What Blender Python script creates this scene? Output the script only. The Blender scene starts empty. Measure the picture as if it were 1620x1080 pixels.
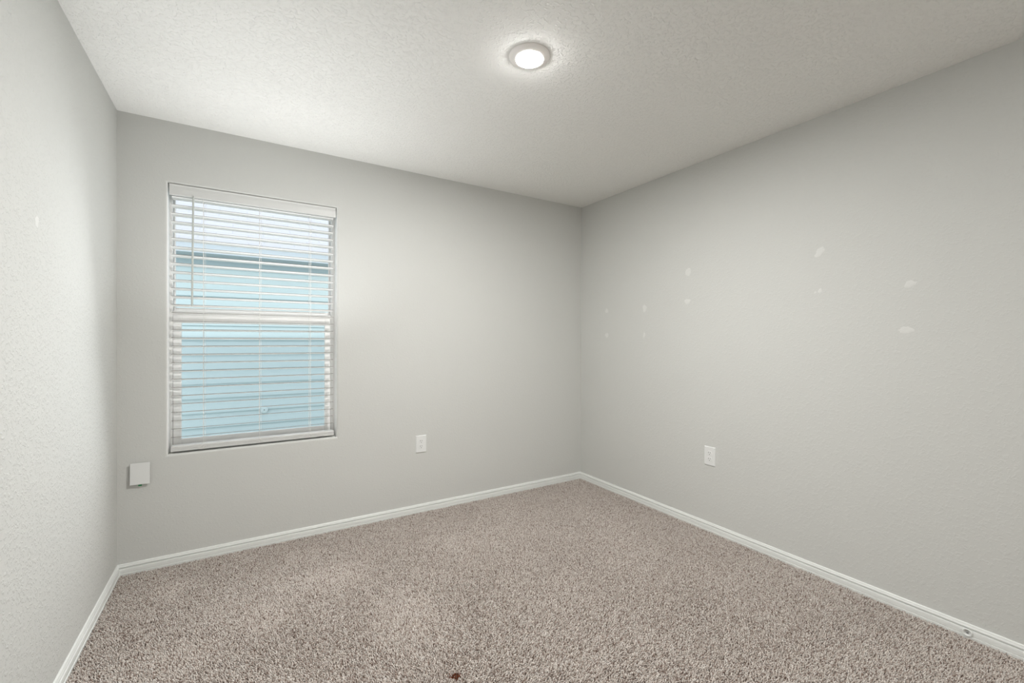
import bpy, bmesh, math, random
import numpy as np
from mathutils import Matrix, Vector

# ------------------------------------------------------------------ scene, camera, light, exposure
sc = bpy.context.scene
COL = sc.collection
R = math.radians

XL, XR, YF, YB, H = -0.5512, 2.6213, 3.0512, -2.10, 2.44     # room: left, right, far, back, ceiling
WX0, WX1, WZ0, WZ1 = -0.341, 0.537, 0.604, 2.104             # window opening
YO = 3.21                                                    # outside face of the far wall

cam_d = bpy.data.cameras.new('camera')
cam = bpy.data.objects.new('camera', cam_d)
COL.objects.link(cam)
cam_d.sensor_width = 36.0
cam_d.lens = 694.3769 / 1620 * 36.0
cam_d.clip_start = 0.02
rv, uv, fv = (0.850366, -0.526181, 0.003429), (-0.000761, 0.005286, 0.999986), (0.526192, 0.850356, -0.004095)
m = Matrix.Identity(4)
for i in range(3):
    m[i][0], m[i][1], m[i][2] = rv[i], uv[i], -fv[i]
m[2][3] = 1.245334
cam.matrix_world = m
sc.camera = cam

sc.view_settings.view_transform = 'Standard'
sc.view_settings.look = 'None'
sc.view_settings.gamma = 1.0
sc.view_settings.exposure = 0.17
sc.view_settings.use_curve_mapping = False
sc.cycles.max_bounces = 16
sc.cycles.diffuse_bounces = 10
sc.cycles.glossy_bounces = 4
sc.cycles.transparent_max_bounces = 24
sc.cycles.caustics_reflective = False
sc.cycles.caustics_refractive = False
sc.cycles.use_denoising = True

world = bpy.data.worlds.new('sky')
sc.world = world
world.use_nodes = True
bg = world.node_tree.nodes['Background']
bg.inputs['Color'].default_value = (0.90, 0.95, 1.0, 1)
bg.inputs['Strength'].default_value = 1.55


def area_light(name, loc, rot, size, energy, color=(1, 1, 1), size_y=None, spread=180):
    d = bpy.data.lights.new(name, 'AREA')
    d.energy = energy
    d.color = color
    d.size = size
    if size_y:
        d.shape = 'RECTANGLE'
        d.size_y = size_y
    d.spread = R(spread)
    o = bpy.data.objects.new(name, d)
    COL.objects.link(o)
    o.location = loc
    o.rotation_euler = rot
    return o


# low sun from behind this house: it clears the roof and lights the upper half of the neighbour's wall
sun_d = bpy.data.lights.new('sun', 'SUN')
sun_d.energy = 0.95
sun_d.color = (1.0, 0.97, 0.92)
sun_d.angle = R(0.8)
sun = bpy.data.objects.new('sun', sun_d)
COL.objects.link(sun)
sun.rotation_euler = Vector((-0.05, 1.0, -0.446)).to_track_quat('-Z', 'Y').to_euler()
# daylight stand-in: lamps added in front of the blind, one aimed in, one aimed up
area_light('daylight_fill', (0.098, 2.83, 1.30), (R(-74), 0, 0), 0.84, 7.2, (0.95, 0.98, 1.0), 1.40, spread=150)
area_light('daylight_fill_up', (0.20, 2.62, 0.95), (R(-178), 0, 0), 0.80, 4.3, (0.97, 0.985, 1.0), 0.25, spread=110)
# unseen fill lamp added behind the viewer to even out the room
area_light('rear_fill', (1.45, -1.75, 2.41), (0, 0, 0), 0.25, 30.0, (1.0, 0.99, 0.965))
LENS_EMIT = 265.0


# ------------------------------------------------------------------ materials
def mat(name, color, rough=0.6, spec=0.5):
    mt = bpy.data.materials.new(name)
    mt.use_nodes = True
    b = mt.node_tree.nodes['Principled BSDF']
    b.inputs['Base Color'].default_value = (*color, 1)
    b.inputs['Roughness'].default_value = rough
    b.inputs['Specular IOR Level'].default_value = spec
    return mt


def nodes(mt):
    nt = mt.node_tree
    return nt, nt.nodes, nt.links, nt.nodes['Principled BSDF']


def plaster(name, color, strength, scale=75.0):
    mt = mat(name, color, 0.85, 0.1)
    nt, N, L, b = nodes(mt)
    tc = N.new('ShaderNodeTexCoord')
    n1 = N.new('ShaderNodeTexNoise')
    n1.inputs['Scale'].default_value = scale
    n1.inputs['Detail'].default_value = 3.0
    n1.inputs['Roughness'].default_value = 0.55
    n1.inputs['Distortion'].default_value = 0.6
    L.new(tc.outputs['Object'], n1.inputs['Vector'])
    mr = N.new('ShaderNodeMapRange')
    mr.inputs['From Min'].default_value = 0.50
    mr.inputs['From Max'].default_value = 0.64
    mr.interpolation_type = 'SMOOTHSTEP'
    L.new(n1.outputs['Fac'], mr.inputs['Value'])
    bp = N.new('ShaderNodeBump')
    bp.inputs['Strength'].default_value = strength
    bp.inputs['Distance'].default_value = 0.0025
    L.new(mr.outputs['Result'], bp.inputs['Height'])
    L.new(bp.outputs['Normal'], b.inputs['Normal'])
    return mt


WALL_C = (0.595, 0.60, 0.582)
M_wall = plaster('wall_paint', WALL_C, 0.5)
M_wall_far = plaster('wall_paint_smooth', WALL_C, 0.14)
M_wall_right = plaster('wall_paint_rolled', WALL_C, 0.25)
M_ceil = plaster('ceiling_paint', (0.87, 0.872, 0.85), 0.68)
M_trim = mat('white_trim_paint', (0.76, 0.775, 0.76), 0.4, 0.4)
M_spackle = mat('spackle', (0.665, 0.668, 0.65), 0.8, 0.2)
M_vinyl = mat('white_vinyl', (0.84, 0.835, 0.83), 0.35)
M_slat = mat('blind_white', (0.89, 0.885, 0.87), 0.4)
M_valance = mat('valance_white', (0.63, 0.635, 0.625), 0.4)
M_edge_shade = mat('slat_edge_shade', (0.30, 0.28, 0.265), 0.6, 0.2)  # backlit shade painted into the colour of the slats' front edges
M_cord = mat('white_cord', (0.82, 0.82, 0.80), 0.7)
M_wand = mat('wand_plastic', (0.52, 0.55, 0.53), 0.25)
M_plate = mat('white_plate', (0.74, 0.75, 0.745), 0.35)
M_slot = mat('slot_dark', (0.05, 0.045, 0.04), 0.6)
M_green = mat('green_plastic', (0.01, 0.22, 0.07), 0.4)
M_screw = mat('screw_steel', (0.30, 0.31, 0.31), 0.35)
M_screw.node_tree.nodes['Principled BSDF'].inputs['Metallic'].default_value = 0.8
M_fixture = mat('light_trim_white', (0.90, 0.875, 0.85), 0.5)
M_back = mat('carpet_backing', (0.20, 0.15, 0.12), 0.95, 0.1)

M_lens = bpy.data.materials.new('lens_glow')
M_lens.use_nodes = True
nt = M_lens.node_tree
nt.nodes.clear()
e = nt.nodes.new('ShaderNodeEmission')
e.inputs['Color'].default_value = (1.0, 0.985, 0.955, 1)
e.inputs['Strength'].default_value = LENS_EMIT
o_ = nt.nodes.new('ShaderNodeOutputMaterial')
nt.links.new(e.outputs[0], o_.inputs['Surface'])

M_glass = bpy.data.materials.new('window_glass')
M_glass.use_nodes = True
nt = M_glass.node_tree
nt.nodes.clear()
tr = nt.nodes.new('ShaderNodeBsdfTransparent')
tr.inputs['Color'].default_value = (0.93, 0.965, 0.96, 1)
gl = nt.nodes.new('ShaderNodeBsdfGlossy')
gl.inputs['Roughness'].default_value = 0.02
fr = nt.nodes.new('ShaderNodeFresnel')
fr.inputs['IOR'].default_value = 1.45
mx = nt.nodes.new('ShaderNodeMixShader')
o_ = nt.nodes.new('ShaderNodeOutputMaterial')
nt.links.new(fr.outputs[0], mx.inputs[0])
nt.links.new(tr.outputs[0], mx.inputs[1])
nt.links.new(gl.outputs[0], mx.inputs[2])
nt.links.new(mx.outputs[0], o_.inputs['Surface'])

M_siding = mat('pale_blue_siding', (0.505, 0.61, 0.635), 0.7, 0.2)
M_soffit = mat('soffit_paint', (0.42, 0.48, 0.50), 0.7, 0.2)
M_fascia = mat('fascia_paint', (0.50, 0.56, 0.61), 0.6, 0.3)
M_fitting = mat('fitting_paint', (0.53, 0.635, 0.66), 0.6, 0.3)


def shingle_mat():
    mt = mat('pale_shingles', (0.62, 0.62, 0.66), 0.9, 0.1)
    nt, N, L, b = nodes(mt)
    tc = N.new('ShaderNodeTexCoord')
    br = N.new('ShaderNodeTexBrick')
    br.inputs['Color1'].default_value = (0.545, 0.55, 0.59, 1)
    br.inputs['Color2'].default_value = (0.52, 0.525, 0.565, 1)
    br.inputs['Mortar'].default_value = (0.49, 0.495, 0.535, 1)
    br.inputs['Scale'].default_value = 1.0
    br.inputs['Brick Width'].default_value = 0.32
    br.inputs['Row Height'].default_value = 0.14
    br.inputs['Mortar Size'].default_value = 0.008
    L.new(tc.outputs['Object'], br.inputs['Vector'])
    L.new(br.outputs['Color'], b.inputs['Base Color'])
    return mt


M_roof = shingle_mat()


def grass_mat():
    mt = mat('side_yard_ground', (0.3, 0.34, 0.26), 0.95, 0.1)
    nt, N, L, b = nodes(mt)
    tc = N.new('ShaderNodeTexCoord')
    n = N.new('ShaderNodeTexNoise')
    n.inputs['Scale'].default_value = 12.0
    n.inputs['Detail'].default_value = 6.0
    L.new(tc.outputs['Object'], n.inputs['Vector'])
    cr = N.new('ShaderNodeValToRGB')
    cr.color_ramp.elements[0].color = (0.66, 0.65, 0.60, 1)
    cr.color_ramp.elements[1].color = (0.80, 0.79, 0.75, 1)
    L.new(n.outputs['Fac'], cr.inputs[0])
    L.new(cr.outputs[0], b.inputs['Base Color'])
    return mt


M_ground = grass_mat()


# ------------------------------------------------------------------ mesh helpers
def link(name, bm, mt, parent=None, smooth=False):
    bmesh.ops.recalc_face_normals(bm, faces=bm.faces)
    me = bpy.data.meshes.new(name)
    bm.to_mesh(me)
    bm.free()
    if smooth:
        for f in me.polygons:
            f.use_smooth = True
    me.materials.append(mt)
    o = bpy.data.objects.new(name, me)
    COL.objects.link(o)
    if parent is not None:
        o.parent = parent
    return o


def structure(o, label=None):
    o['kind'] = 'structure'
    if label:
        o['label'] = label
    return o


def tag(o, label, cat, group=None):
    o['label'] = label
    o['category'] = cat
    if group:
        o['group'] = group
    return o


def empty(name, loc, rot=(0, 0, 0)):
    o = bpy.data.objects.new(name, None)
    o.empty_display_size = 0.05
    COL.objects.link(o)
    o.location = loc
    o.rotation_euler = rot
    return o


def box(bm, x0, x1, y0, y1, z0, z1, bev=0.0, seg=2):
    v = [bm.verts.new(p) for p in ((x0, y0, z0), (x1, y0, z0), (x1, y1, z0), (x0, y1, z0),
                                   (x0, y0, z1), (x1, y0, z1), (x1, y1, z1), (x0, y1, z1))]
    fs = [bm.faces.new([v[i] for i in q]) for q in
          ((0, 3, 2, 1), (4, 5, 6, 7), (0, 1, 5, 4), (1, 2, 6, 5), (2, 3, 7, 6), (3, 0, 4, 7))]
    if bev:
        es = list({e for f in fs for e in f.edges})
        bmesh.ops.bevel(bm, geom=es, offset=bev, segments=seg, profile=0.5, affect='EDGES')


def boxes(*bs, bev=0.0):
    bm = bmesh.new()
    for b in bs:
        box(bm, *b, bev=bev)
    return bm


def ring_strip(bm, loops, close=True):
    """loops: list of equal-length point lists; quads between neighbours."""
    vs = [[bm.verts.new(p) for p in lp] for lp in loops]
    n = len(vs[0])
    for a, b in zip(vs, vs[1:]):
        for i in range(n if close else n - 1):
            j = (i + 1) % n
            bm.faces.new((a[i], a[j], b[j], b[i]))
    return vs


def lathe(prof, n=48, cap0=False, cap1=False, bm=None, center=(0, 0, 0)):
    """prof: (radius, z) along local +Z axis."""
    bm = bm or bmesh.new()
    cx, cy, cz = center
    loops = [[(cx + r * math.cos(2 * math.pi * i / n), cy + r * math.sin(2 * math.pi * i / n), cz + z)
              for i in range(n)] for r, z in prof]
    vs = ring_strip(bm, loops)
    if cap0:
        bm.faces.new(vs[0])
    if cap1:
        bm.faces.new(vs[-1])
    return bm


def tube(bm, pts, rad, n=8):
    pts = [Vector(p) for p in pts]
    loops = []
    for i, p in enumerate(pts):
        d = (pts[min(i + 1, len(pts) - 1)] - pts[max(i - 1, 0)]).normalized()
        a = d.cross(Vector((0.31, 0.9, 0.17)) if abs(d.y) < 0.8 else Vector((1, 0, 0))).normalized()
        b = d.cross(a)
        r = rad[i] if isinstance(rad, (list, tuple)) else rad
        loops.append([p + r * (math.cos(2 * math.pi * k / n) * a + math.sin(2 * math.pi * k / n) * b) for k in range(n)])
    vs = ring_strip(bm, loops)
    bm.faces.new(vs[0])
    bm.faces.new(vs[-1])


# ------------------------------------------------------------------ room shell
T = 0.12
structure(link('floor', boxes((XL - T, XR + T, YB - T, YO, -0.12, -0.012)), M_back), 'carpeted bedroom floor')
structure(link('ceiling', boxes((XL - T, XR + T, YB - T, YO, H, H + 0.12)), M_ceil), 'lightly textured ceiling')
structure(link('wall_left', boxes((XL - T, XL, YB - T, YO, -0.012, H)), M_wall), 'textured wall at the left beside the window wall')
wall_right = structure(link('wall_right', boxes((XR, XR + T, YB - T, YO, -0.012, H)), M_wall_right), 'greige wall with white spackle patches')
wall_left = bpy.data.objects['wall_left']

structure(link('wall_back', boxes((XL, XR, YB - T, YB, -0.012, H)), M_wall), 'wall behind the viewer')

# far wall with the window opening, rounded drywall corners
bm = bmesh.new()
rr = 0.012


def rect(o, y):
    return [(WX0 - o, y, WZ0 - o), (WX1 + o, y, WZ0 - o), (WX1 + o, y, WZ1 + o), (WX0 - o, y, WZ1 + o)]


outer_f = [(XL, YF, -0.012), (XR, YF, -0.012), (XR, YF, H), (XL, YF, H)]
outer_b = [(x, YO, z) for x, y, z in outer_f]
loops = [outer_f]
for k in range(7):
    a = R(15 * k)
    loops.append(rect(rr * (1 - math.sin(a)), YF + rr * (1 - math.cos(a))))
loops += [rect(0, YO), outer_b, outer_f]
ring_strip(bm, loops)
bmesh.ops.remove_doubles(bm, verts=bm.verts, dist=1e-5)
wf = structure(link('wall_far', bm, M_wall_far), 'greige wall holding the window')
wf.data.materials.append(mat('daylit_return', (0.86, 0.86, 0.85), 0.5, 0.3))
for p in wf.data.polygons:                  # side returns of the opening: window light painted in as a lighter colour
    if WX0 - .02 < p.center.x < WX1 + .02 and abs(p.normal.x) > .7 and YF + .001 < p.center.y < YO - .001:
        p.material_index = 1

# baseboards
BH, BT = 0.0525, 0.0126
PROF = [(0.0, BH), (0.0045, BH), (0.0065, BH - 0.0025), (0.0072, BH - 0.007), (0.0098, 0.0405), (0.0100, 0.0365),
        (0.0028, 0.0362), (0.0028, 0.0322), (0.0114, 0.0300), (0.0124, 0.0240), (0.0126, 0.018), (0.0126, 0.0085),
        (0.0104, 0.0075), (0.0104, 0.0058), (0.0142, 0.0048), (0.0142, -0.0115), (0.0, -0.0115)]


def baseboard(name, p0, p1, nrm, m0, m1, label):
    """runs along p0>p1, profile grows along nrm; m0/m1: mitre sign at the ends (in units of t along the run)."""
    bm = bmesh.new()
    p0, p1, nrm = Vector(p0), Vector(p1), Vector(nrm)
    d = (p1 - p0).normalized()
    la = [p0 + d * (t * m0) + nrm * t + Vector((0, 0, z)) for t, z in PROF]
    lb = [p1 - d * (t * m1) + nrm * t + Vector((0, 0, z)) for t, z in PROF]
    vs = ring_strip(bm, [la, lb])
    bm.faces.new(vs[0])
    bm.faces.new(vs[1])
    return structure(link(name, bm, M_trim), label)


baseboard('baseboard_far', (XL, YF, 0), (XR, YF, 0), (0, -1, 0), 1, 1, 'white baseboard below the window wall')
baseboard('baseboard_right', (XR, YF, 0), (XR, YB, 0), (-1, 0, 0), 1, 1, 'white baseboard along the right wall')
baseboard('baseboard_left', (XL, YB, 0), (XL, YF, 0), (1, 0, 0), 1, 1, 'white baseboard along the left wall')
baseboard('baseboard_back', (XR, YB, 0), (XL, YB, 0), (0, 1, 0), 1, 1, 'white baseboard behind the viewer')

# spackle patches on the painted walls
random.seed(5)


def patch(parent, ax, u0, z0, w, h, tilt=0.0, tail=None, seed=0):
    """ax: wall plane x and the sign of the room side. Irregular thin smear of filler."""
    rnd = random.Random(seed)
    x, s = ax
    n = 22
    bm = bmesh.new()
    lo, mid, hi = [], [], []
    ph = [rnd.uniform(0, 6.28) for _ in range(4)]
    for i in range(n):
        a = 2 * math.pi * i / n
        k = 1 + 0.13 * math.sin(2 * a + ph[0]) + 0.10 * math.sin(3 * a + ph[1]) + 0.08 * math.sin(5 * a + ph[2]) + 0.06 * math.sin(8 * a + ph[3])
        du, dz = 0.5 * w * k * math.cos(a), 0.5 * h * k * math.sin(a)
        if tail and abs(a - tail) < 0.16:
            du, dz = du * 1.6, dz * 1.6
        c, sn = math.cos(tilt), math.sin(tilt)
        du, dz = du * c - dz * sn, du * sn + dz * c
        lo.append((x - s * 0.0004, u0 + du, z0 + dz))
        mid.append((x + s * 0.0004, u0 + du * 0.97, z0 + dz * 0.97))
        hi.append((x + s * 0.0009, u0 + du * 0.55, z0 + dz * 0.55))
    vs = ring_strip(bm, [lo, mid, hi])
    bm.faces.new(vs[0])
    bm.faces.new(vs[-1])
    o = link('spackle_patch', bm, M_spackle, parent)
    o['label'] = 'whitish dried filler patch'
    return o


for k, (y, z, w, h, tl, ta) in enumerate([
        (2.722, 1.491, .034, .042, 0, None), (2.721, 1.286, .038, .041, 0, None), (2.316, 1.487, .042, .052, -.3, None),
        (2.319, 1.283, .021, .038, .3, None), (1.934, 1.714, .040, .058, 0, 1.4), (1.939, 1.512, .042, .038, 0, None),
        (1.127, 1.717, .058, .036, -.7, None), (1.125, 1.510, .019, .023, 0, None), (1.147, 1.503, .010, .012, 0, None),
        (0.757, 1.508, .037, .033, 0, 2.9), (0.767, 1.296, .045, .036, 0, 0.05)]):
    patch(wall_right, (XR, -1), y, z, w, h, tl, ta, seed=k + 3)
patch(wall_left, (XL, 1), 1.984, 1.616, .034, .034, 0.4, None, seed=31)

# ------------------------------------------------------------------ window
win = structure(empty('window_1', (0.098, 3.13, WZ0)), 'single-hung white vinyl window')
win_loc = Vector((0.098, 3.13, WZ0))


def wpart(name, bm, mt, parent=win, smooth=False):
    bmesh.ops.translate(bm, verts=bm.verts, vec=-win_loc)
    return link(name, bm, mt, parent, smooth)


FX0, FX1 = -0.327, 0.515
wpart('window_frame', boxes((WX0, FX0, 3.135, YO - .001, WZ0, WZ1), (FX1, WX1, 3.135, YO - .001, WZ0, WZ1),
                            (FX0, FX1, 3.135, YO - .001, WZ0, WZ0 + 0.026), (FX0, FX1, 3.135, YO - .001, WZ1 - 0.026, WZ1),
                            bev=0.0015), M_vinyl)


def pane(x0, x1, z0, z1, y, parent):
    bm = bmesh.new()
    bm.faces.new([bm.verts.new(p) for p in ((x0, y, z0), (x1, y, z0), (x1, y, z1), (x0, y, z1))])
    return wpart('glass_pane', bm, M_glass, parent)


def sash(name, x0, x1, z0, z1, gx0, gx1, gz0, gz1, y0, y1):
    s = wpart(name, boxes((x0, gx0, y0, y1, z0, z1), (gx1, x1, y0, y1, z0, z1),
                          (gx0, gx1, y0, y1, z0, gz0), (gx0, gx1, y0, y1, gz1, z1), bev=0.002), M_vinyl)
    pane(gx0 - .004, gx1 + .004, gz0 - .004, gz1 + .004, (y0 + y1) / 2, s)
    return s


sash('upper_sash', FX0 + .001, FX1 - .001, 1.375, 2.0775, -0.318, 0.506, 1.424, 2.066, 3.172, 3.198)
lower = sash('lower_sash', FX0 + .001, FX1 - .001, 0.6305, 1.403, -0.288, 0.478, 0.669, 1.339, 3.142, 3.168)

# ------------------------------------------------------------------ blind
SX0, SX1 = -0.326, 0.518
blind = tag(empty('window_blind', (0.098, 3.09, WZ1)),
            'white horizontal slat blind with its slats open, hanging inside the window opening', 'blind')
b_loc = Vector((0.098, 3.09, WZ1))


def bpart(name, bm, mt, parent=blind, smooth=False):
    bmesh.ops.translate(bm, verts=bm.verts, vec=-b_loc)
    return link(name, bm, mt, parent, smooth)


# valance: moulded front board with rounded long edges
bm = bmesh.new()
vp = [(3.062, 2.1015), (3.0545, 2.1015), (3.0535, 2.0985), (3.0535, 2.095), (3.0555, 2.0925), (3.0545, 2.087), (3.0530, 2.075),
      (3.0530, 2.046), (3.0545, 2.041), (3.0565, 2.0395), (3.062, 2.0395)]
vs = ring_strip(bm, [[(-0.334, y, z) for y, z in vp], [(0.5285, y, z) for y, z in vp]])
bm.faces.new(vs[0]); bm.faces.new(vs[1])
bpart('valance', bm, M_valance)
bpart('headrail', boxes((-0.330, 0.525, 3.066, 3.116, 2.060, 2.100), bev=.001), M_slat)

# slats
bm = bmesh.new()
TILT = R(10.5)
NS = 30
dz = (2.037 - 0.696) / (NS - 1)
SD, STH = 0.050, 0.0026
c, s = math.cos(TILT), math.sin(TILT)
prof0 = [(0, 0.0009), (0.0012, 0.0), (SD - .0012, 0.0), (SD, 0.0009), (SD, 0.0017), (SD - .0012, STH), (0.0012, STH), (0, 0.0017)]
rs = random.Random(2)
slat_z = []
for k in range(NS):
    zf = 2.037 - k * dz
    slat_z.append(zf)
    j = rs.uniform(-.0012, .0012)
    pr = [(3.0645 + a * c + b * s, zf - a * s + b * c - STH / 2) for a, b in prof0]
    xs = [SX0 + j, SX1 + j]
    nf = len(bm.faces)
    vs = ring_strip(bm, [[(x, y, z) for y, z in pr] for x in xs])
    bm.faces.new(vs[0]); bm.faces.new(vs[1])
    bm.faces.ensure_lookup_table()
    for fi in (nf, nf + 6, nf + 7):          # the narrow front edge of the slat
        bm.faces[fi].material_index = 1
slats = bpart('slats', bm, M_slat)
slats.data.materials.append(M_edge_shade)

# bottom rail (grooved front)
bm = bmesh.new()
ry0, ry1, rz0, rz1 = 3.0635, 3.1135, 0.6145, 0.6440
rp = [(ry1, rz0), (ry0 + .002, rz0), (ry0, rz0 + .002), (ry0, rz0 + .0095), (ry0 + .0018, rz0 + .0105), (ry0, rz0 + .0115),
      (ry0, rz0 + .0175), (ry0 + .0018, rz0 + .0185), (ry0, rz0 + .0195), (ry0, rz1 - .003), (ry0 + .0025, rz1), (ry1, rz1)]
vs = ring_strip(bm, [[(x, y, z) for y, z in rp] for x in (-0.3285, 0.5215)])
bm.faces.new(vs[0]); bm.faces.new(vs[1])
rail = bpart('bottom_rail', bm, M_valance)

# ladder cords at three stations: front and back verticals, rungs, lift cord
for x in (-0.181, 0.099, 0.378):
    bm = bmesh.new()
    tube(bm, [(x, 3.0625, 2.04), (x + .001, 3.0625, 1.35), (x, 3.0622, 0.640)], 0.0011, 6)
    tube(bm, [(x, 3.1185, 2.06), (x, 3.1185, 0.640)], 0.0011, 6)
    tube(bm, [(x + .009, 3.0900, 2.06), (x + .009, 3.0900, 0.642)], 0.0009, 6)
    for zf in slat_z:
        tube(bm, [(x, 3.0625, zf - .0022), (x, 3.1185, zf - .0022 - .0088)], 0.0006, 4)
    bpart('ladder_cord', bm, M_cord)
    # loose cord end hanging over the front of the rail
    bm = bmesh.new()
    sg = -1 if x < 0 else 1
    tube(bm, [(x, 3.0622, .646), (x + sg * .004, 3.0605, .641), (x + sg * .010, 3.0605, .633), (x + sg * .020, 3.0605, .628),
              (x + sg * .026, 3.0605, .632)], 0.0011, 6)
    tube(bm, [(x - sg * .016, 3.0605, .629), (x - sg * .010, 3.0605, .634), (x - sg * .003, 3.0605, .630), (x, 3.0605, .622)], 0.0011, 6)
    bpart('cord_end', bm, M_cord, rail)

# tilt wand with hook
bm = bmesh.new()
tube(bm, [(-0.2255, 3.049, 2.036), (-0.2262, 3.0485, 2.020), (-0.2315, 3.047, 1.432), (-0.2316, 3.047, 1.428)], [.0045, .0055, .0055, .003], 6)
wand = bpart('tilt_wand', bm, M_wand)
bm = bmesh.new()
tube(bm, [(-0.2255, 3.049, 2.034), (-0.2252, 3.050, 2.046), (-0.2252, 3.058, 2.052), (-0.2252, 3.068, 2.056)], .0016, 6)
bpart('wand_hook', bm, M_wand, wand)


# ------------------------------------------------------------------ electrical fittings on the walls (local: +x right, +z up, -y out of the wall)
def chamfer_plate(w, h, d, ch):
    bm = bmesh.new()
    L0 = [(-w / 2, 0, -h / 2), (w / 2, 0, -h / 2), (w / 2, 0, h / 2), (-w / 2, 0, h / 2)]

    def sc_(o, y):
        return [(x - math.copysign(o, x), y, z - math.copysign(o, z)) for x, _, z in L0]
    vs = ring_strip(bm, [L0, sc_(0, -d * .35), sc_(ch * .4, -d * .75), sc_(ch, -d)])
    bm.faces.new(vs[0]); bm.faces.new(vs[-1])
    return bm


def make_outlet(loc, rotz, label):
    root = tag(empty('wall_outlet', loc, (0, 0, rotz)), label, 'outlet', 'duplex outlets low on the walls')
    link('cover_plate', chamfer_plate(0.079, 0.1235, 0.0058, 0.004), M_plate, root)
    for sz in (0.0195, -0.0195):
        bm = bmesh.new()
        n = 40

        def shp(r, y):
            out = []
            for i in range(n):
                a = 2 * math.pi * i / n
                out.append((r * math.cos(a), y, sz + max(-.0143, min(.0143, r * math.sin(a)))))
            return out
        vs = ring_strip(bm, [shp(.0172, -.0054), shp(.0172, -.0066), shp(.0164, -.0072)])
        bm.faces.new(vs[0]); bm.faces.new(vs[-1])
        so = link('socket', bm, M_plate, root)
        for sx, hh in ((-.0064, .0088), (.0064, .0072)):
            link('slot', boxes((sx - .0012, sx + .0012, -.0074, -.0068, sz + .0045 - hh / 2, sz + .0045 + hh / 2)), M_slot, so)
        bm = bmesh.new()
        pts = [(0.0026 * math.cos(R(a)), 0.0026 * math.sin(R(a))) for a in range(180, 361, 20)] + [(.0026, .0018), (-.0026, .0018)]
        vs = ring_strip(bm, [[(x, -.0068, sz - .0075 + z) for x, z in pts], [(x, -.0074, sz - .0075 + z) for x, z in pts]])
        bm.faces.new(vs[0]); bm.faces.new(vs[-1])
        link('ground_hole', bm, M_slot, so)
    return root


make_outlet((1.1145, YF, 0.4885), 0, 'white duplex wall outlet on the window wall, right of the blind')
make_outlet((XR, 1.761, 0.4865), R(-90), 'white duplex wall outlet on the right-hand wall below the filler patches')

# blank plate hanging slightly off the wall, green tab showing below
bp_ = tag(empty('blank_wall_plate', (-0.456, YF, 0.5225)), 'blank white wall plate near the left corner with a green tab underneath', 'wall plate')
bp_.rotation_euler = (0, R(0.6), 0)
bm = boxes((-.0415, .0415, -.0165, -.0125, -.0575, .0575), bev=.0015)
link('cover_plate', bm, M_plate, bp_)
link('mounting_box', boxes((-.026, .026, -.0125, .0005, -.047, .047), bev=.001), M_slot, bp_)
link('green_tab', boxes((-.007, .008, -.0120, -.0075, -.0665, -.046), bev=.001), M_green, bp_)

# door stop rosette on the right baseboard
ds = tag(empty('door_stop', (XR - 0.0125, 0.557, 0.0185), (0, R(-90), 0)), 'small round white door stop base screwed to the right baseboard', 'door stop')
link('base_cup', lathe([(0.0160, -.001), (0.0160, .003), (0.0150, .0055), (0.0130, .0060), (0.0112, .0045), (0.0106, .0006)], 32, True, True), M_trim, ds, True)
bm = lathe([(.0042, .0), (.0042, .0030), (.0030, .0040)], 20, True, True)
link('screw', bm, M_screw, ds)

# ------------------------------------------------------------------ ceiling light
LX, LY = 1.036, 1.541
area_d = bpy.data.lights.new('lamp_glow', 'AREA')
area_d.shape = 'DISK'
area_d.size = 0.112
area_d.energy = 31.5
area_d.color = (1.0, 0.99, 0.965)
lamp = bpy.data.objects.new('lamp_glow', area_d)
COL.objects.link(lamp)
lamp.location = (LX, LY, H - 0.0275)
lt = tag(empty('ceiling_light', (LX, LY, H)), 'round white flush ceiling light, lit and glowing warm white', 'ceiling light')
bm = lathe([(0.0865, 0.0), (0.0865, -0.0025), (0.0845, -0.0045), (0.076, -0.0080), (0.066, -0.0118), (0.0595, -0.0140), (0.0575, -0.0142), (0.0570, -0.006)], 64, True, True)
link('trim_ring', bm, M_fixture, lt, True)
prof = [(0.0566, -0.0100)] + [(0.0566 * math.cos(R(a)), -0.0142 - 0.0085 * math.sin(R(a))) for a in (0, 15, 30, 45, 60, 75, 85)]
link('lens', lathe(prof, 48, True, True), M_lens, lt, True)

# ------------------------------------------------------------------ carpet pile
rng = np.random.default_rng(7)


def value_noise(x, y, cell, seed):
    g = np.random.default_rng(seed).random((96, 96))
    u, v = x / cell + 20, y / cell + 20
    i, j = np.floor(u).astype(int), np.floor(v).astype(int)
    a, b = u - i, v - j
    a, b = a * a * (3 - 2 * a), b * b * (3 - 2 * b)
    i, j = i % 95, j % 95
    return (g[i, j] * (1 - a) + g[i + 1, j] * a) * (1 - b) + (g[i, j + 1] * (1 - a) + g[i + 1, j + 1] * a) * b


SP = 0.0049
x0, x1, y0, y1 = XL + .015, XR - .015, 0.25, YF - .015
nx, ny = int((x1 - x0) / SP), int((y1 - y0) / SP)
gx, gy = np.meshgrid(x0 + (np.arange(nx) + .5) * SP, y0 + (np.arange(ny) + .5) * SP)
px = gx.ravel() + rng.uniform(-.5, .5, gx.size) * SP
py = gy.ravel() + rng.uniform(-.5, .5, gx.size) * SP
px = np.clip(px, x0, x1)
py = np.clip(py, y0, y1)
# keep what the camera could see, with a generous margin to the sides
ang = np.degrees(np.arctan2(px, py))
keep = (ang > -32) & (ang < 92)
px, py = px[keep], py[keep]
n = px.size
big = value_noise(px, py, 0.28, 1) * .6 + value_noise(px, py, 0.11, 2) * .4
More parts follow.
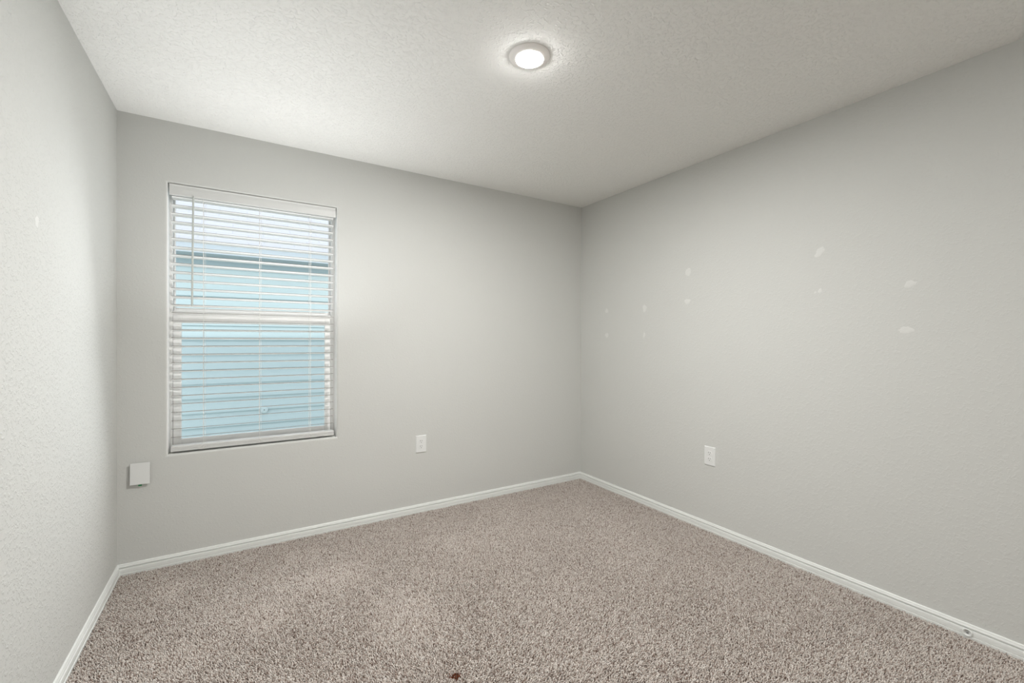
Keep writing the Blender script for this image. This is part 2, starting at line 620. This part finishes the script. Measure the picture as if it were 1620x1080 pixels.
# brushed patches: the pile leans over more
lean_amt = 0.45 + 0.5 * big
brushed = np.zeros(n)
for cx, cy, rad in ((0.10, 2.22, .11), (-0.28, 2.74, .09), (-0.16, 2.12, .10), (0.45, 2.45, .16), (0.62, 1.9, .15)):
    brushed = np.maximum(brushed, np.exp(-(((px - cx) ** 2 + (py - cy) ** 2) / rad ** 2) ** 2))
lean_amt *= 1 - 0.8 * brushed
dirn = 4.0 + 2.2 * (value_noise(px, py, 0.35, 3) - .5) + rng.normal(0, 1.1, n) * (1 - .7 * brushed)
hgt = rng.uniform(.0085, .0125, n) + .0012 * brushed
lean = np.clip(lean_amt + rng.normal(0, .25, n), .05, 1.9) * .0085
rad = rng.uniform(.0017, .0026, n)
twist = rng.uniform(0, 6.283, n)
dx, dy = np.cos(dirn), np.sin(dirn)
K = 4
verts = np.zeros((n, 2 * K + 1, 3), np.float32)
for k in range(K):
    a = twist + k * 2 * math.pi / K
    verts[:, k, 0] = px + rad * np.cos(a)
    verts[:, k, 1] = py + rad * np.sin(a)
    verts[:, k, 2] = -.011
    verts[:, K + k, 0] = px + dx * lean * .45 + rad * 1.05 * np.cos(a + .6)
    verts[:, K + k, 1] = py + dy * lean * .45 + rad * 1.05 * np.sin(a + .6)
    verts[:, K + k, 2] = -.011 + hgt * .72
verts[:, 2 * K, 0] = px + dx * lean
verts[:, 2 * K, 1] = py + dy * lean
verts[:, 2 * K, 2] = -.011 + hgt
verts[:, :, 0] = np.clip(verts[:, :, 0], x0, x1)
verts[:, :, 1] = np.clip(verts[:, :, 1], y0, y1)
tri = []
for k in range(K):
    j = (k + 1) % K
    tri += [(k, j, K + j), (k, K + j, K + k), (K + k, K + j, 2 * K)]
tri = np.array(tri, np.int32)
NT = len(tri)
idx = (tri[None] + (np.arange(n, dtype=np.int32) * (2 * K + 1))[:, None, None]).reshape(-1)
me = bpy.data.meshes.new('carpet_pile')
me.vertices.add(n * (2 * K + 1))
me.vertices.foreach_set('co', verts.reshape(-1))
me.loops.add(idx.size)
me.loops.foreach_set('vertex_index', idx)
me.polygons.add(n * NT)
me.polygons.foreach_set('loop_start', np.arange(0, idx.size, 3, dtype=np.int32))
tone = rng.random(n).astype(np.float32)
# small rust brown stain near the front edge
sd = np.sqrt(((px - .679) * .851 - (py - 1.492) * .526) ** 2 / .022 ** 2 + ((px - .679) * .526 + (py - 1.492) * .851) ** 2 / .012 ** 2)
tone = np.where(sd + rng.normal(0, .35, n) < 1.0, 2.0, tone).astype(np.float32)
at = me.attributes.new('tone', 'FLOAT', 'POINT')
at.data.foreach_set('value', np.repeat(tone, 2 * K + 1))
me.update(calc_edges=True)
me.polygons.foreach_set('use_smooth', np.ones(n * NT, bool))

M_carpet = mat('heathered_carpet', (0.5, 0.45, 0.4), 0.95, 0.05)
nt, N, L, b = nodes(M_carpet)
an = N.new('ShaderNodeAttribute')
an.attribute_name = 'tone'
cr = N.new('ShaderNodeValToRGB')
cr.color_ramp.interpolation = 'LINEAR'
el = cr.color_ramp.elements
el[0].position, el[0].color = 0.0, (0.24, 0.175, 0.145, 1)
el[1].position, el[1].color = 0.34, (0.57, 0.505, 0.458, 1)
q = el.new(0.85); q.color = (0.69, 0.645, 0.607, 1)
mr = N.new('ShaderNodeMath'); mr.operation = 'GREATER_THAN'; mr.inputs[1].default_value = 1.5
mix = N.new('ShaderNodeMix'); mix.data_type = 'RGBA'
mix.inputs['B'].default_value = (0.16, 0.055, 0.03, 1)
L.new(an.outputs['Fac'], cr.inputs[0])
L.new(an.outputs['Fac'], mr.inputs[0])
L.new(mr.outputs[0], mix.inputs['Factor'])
L.new(cr.outputs[0], mix.inputs['A'])
L.new(mix.outputs['Result'], b.inputs['Base Color'])
me.materials.append(M_carpet)
carpet = bpy.data.objects.new('carpet', me)
COL.objects.link(carpet)
carpet['kind'] = 'stuff'
tag(carpet, 'beige and brown flecked cut-pile carpet covering the whole floor', 'carpet')

# ------------------------------------------------------------------ outside: side yard and the neighbouring house
structure(link('roof', boxes((-6, 8, -3.2, YO, H + 0.121, H + 0.16)), M_ceil), 'roof deck above the room')
gd = link('ground', boxes((-9, 11, YO + .01, 14, -0.6, -0.35)), M_ground)
structure(gd, 'side yard between the two houses')
nb = tag(empty('neighbouring_house', (0.4, 6.2, -0.35)), 'pale blue lap-sided house seen through the blind', 'house')
n_loc = Vector((0.4, 6.2, -0.35))


def npart(name, bm, mt, parent=nb, smooth=False):
    bmesh.ops.translate(bm, verts=bm.verts, vec=-n_loc)
    return link(name, bm, mt, parent, smooth)


bm = bmesh.new()
pr = []
z = 0.213 - 4 * 0.1693
pr.append((6.21, z))
while z < 2.18:
    zt = min(z + .1693, 2.20)
    pr += [(6.184, z), (6.184, z + .008), (6.206, zt)]
    z += .1693
pr = pr + [(6.4, 2.20), (6.4, 0.213 - 4 * .1693)]
vs = ring_strip(bm, [[(x, y, zz) for y, zz in pr] for x in (-6.0, 8.0)])
bm.faces.new(vs[0]); bm.faces.new(vs[1])
npart('siding_wall', bm, M_siding)
npart('soffit', boxes((-6.2, 8.2, 5.93, 6.24, 2.196, 2.211)), M_soffit)
npart('fascia', boxes((-6.2, 8.2, 5.905, 5.93, 2.190, 2.315)), M_fascia)
bm = bmesh.new()
rz = [(5.87, 2.315), (5.87, 2.33), (9.8, 4.295), (9.8, 4.28)]
vs = ring_strip(bm, [[(x, y, zz) for y, zz in rz] for x in (-6.3, 8.3)])
bm.faces.new(vs[0]); bm.faces.new(vs[1])
npart('roof', bm, M_roof)
# small round fitting on the siding
ft = npart('siding_fitting', lathe([(.042, 0), (.042, .012), (.036, .020), (.02, .024), (.006, .0245)], 32, True, True), M_fitting)
bm = lathe([(.006, .02), (.006, .027)], 12, True, True)
hole = link('fitting_screw', bm, M_slot, ft)
# lathe was shifted by -n_loc: undo and place it facing the window
for vtx in ft.data.vertices:
    vtx.co = vtx.co + n_loc
ft.location = Vector((0.249, 6.190, 0.375)) - n_loc
ft.rotation_euler = (R(90), 0, 0)
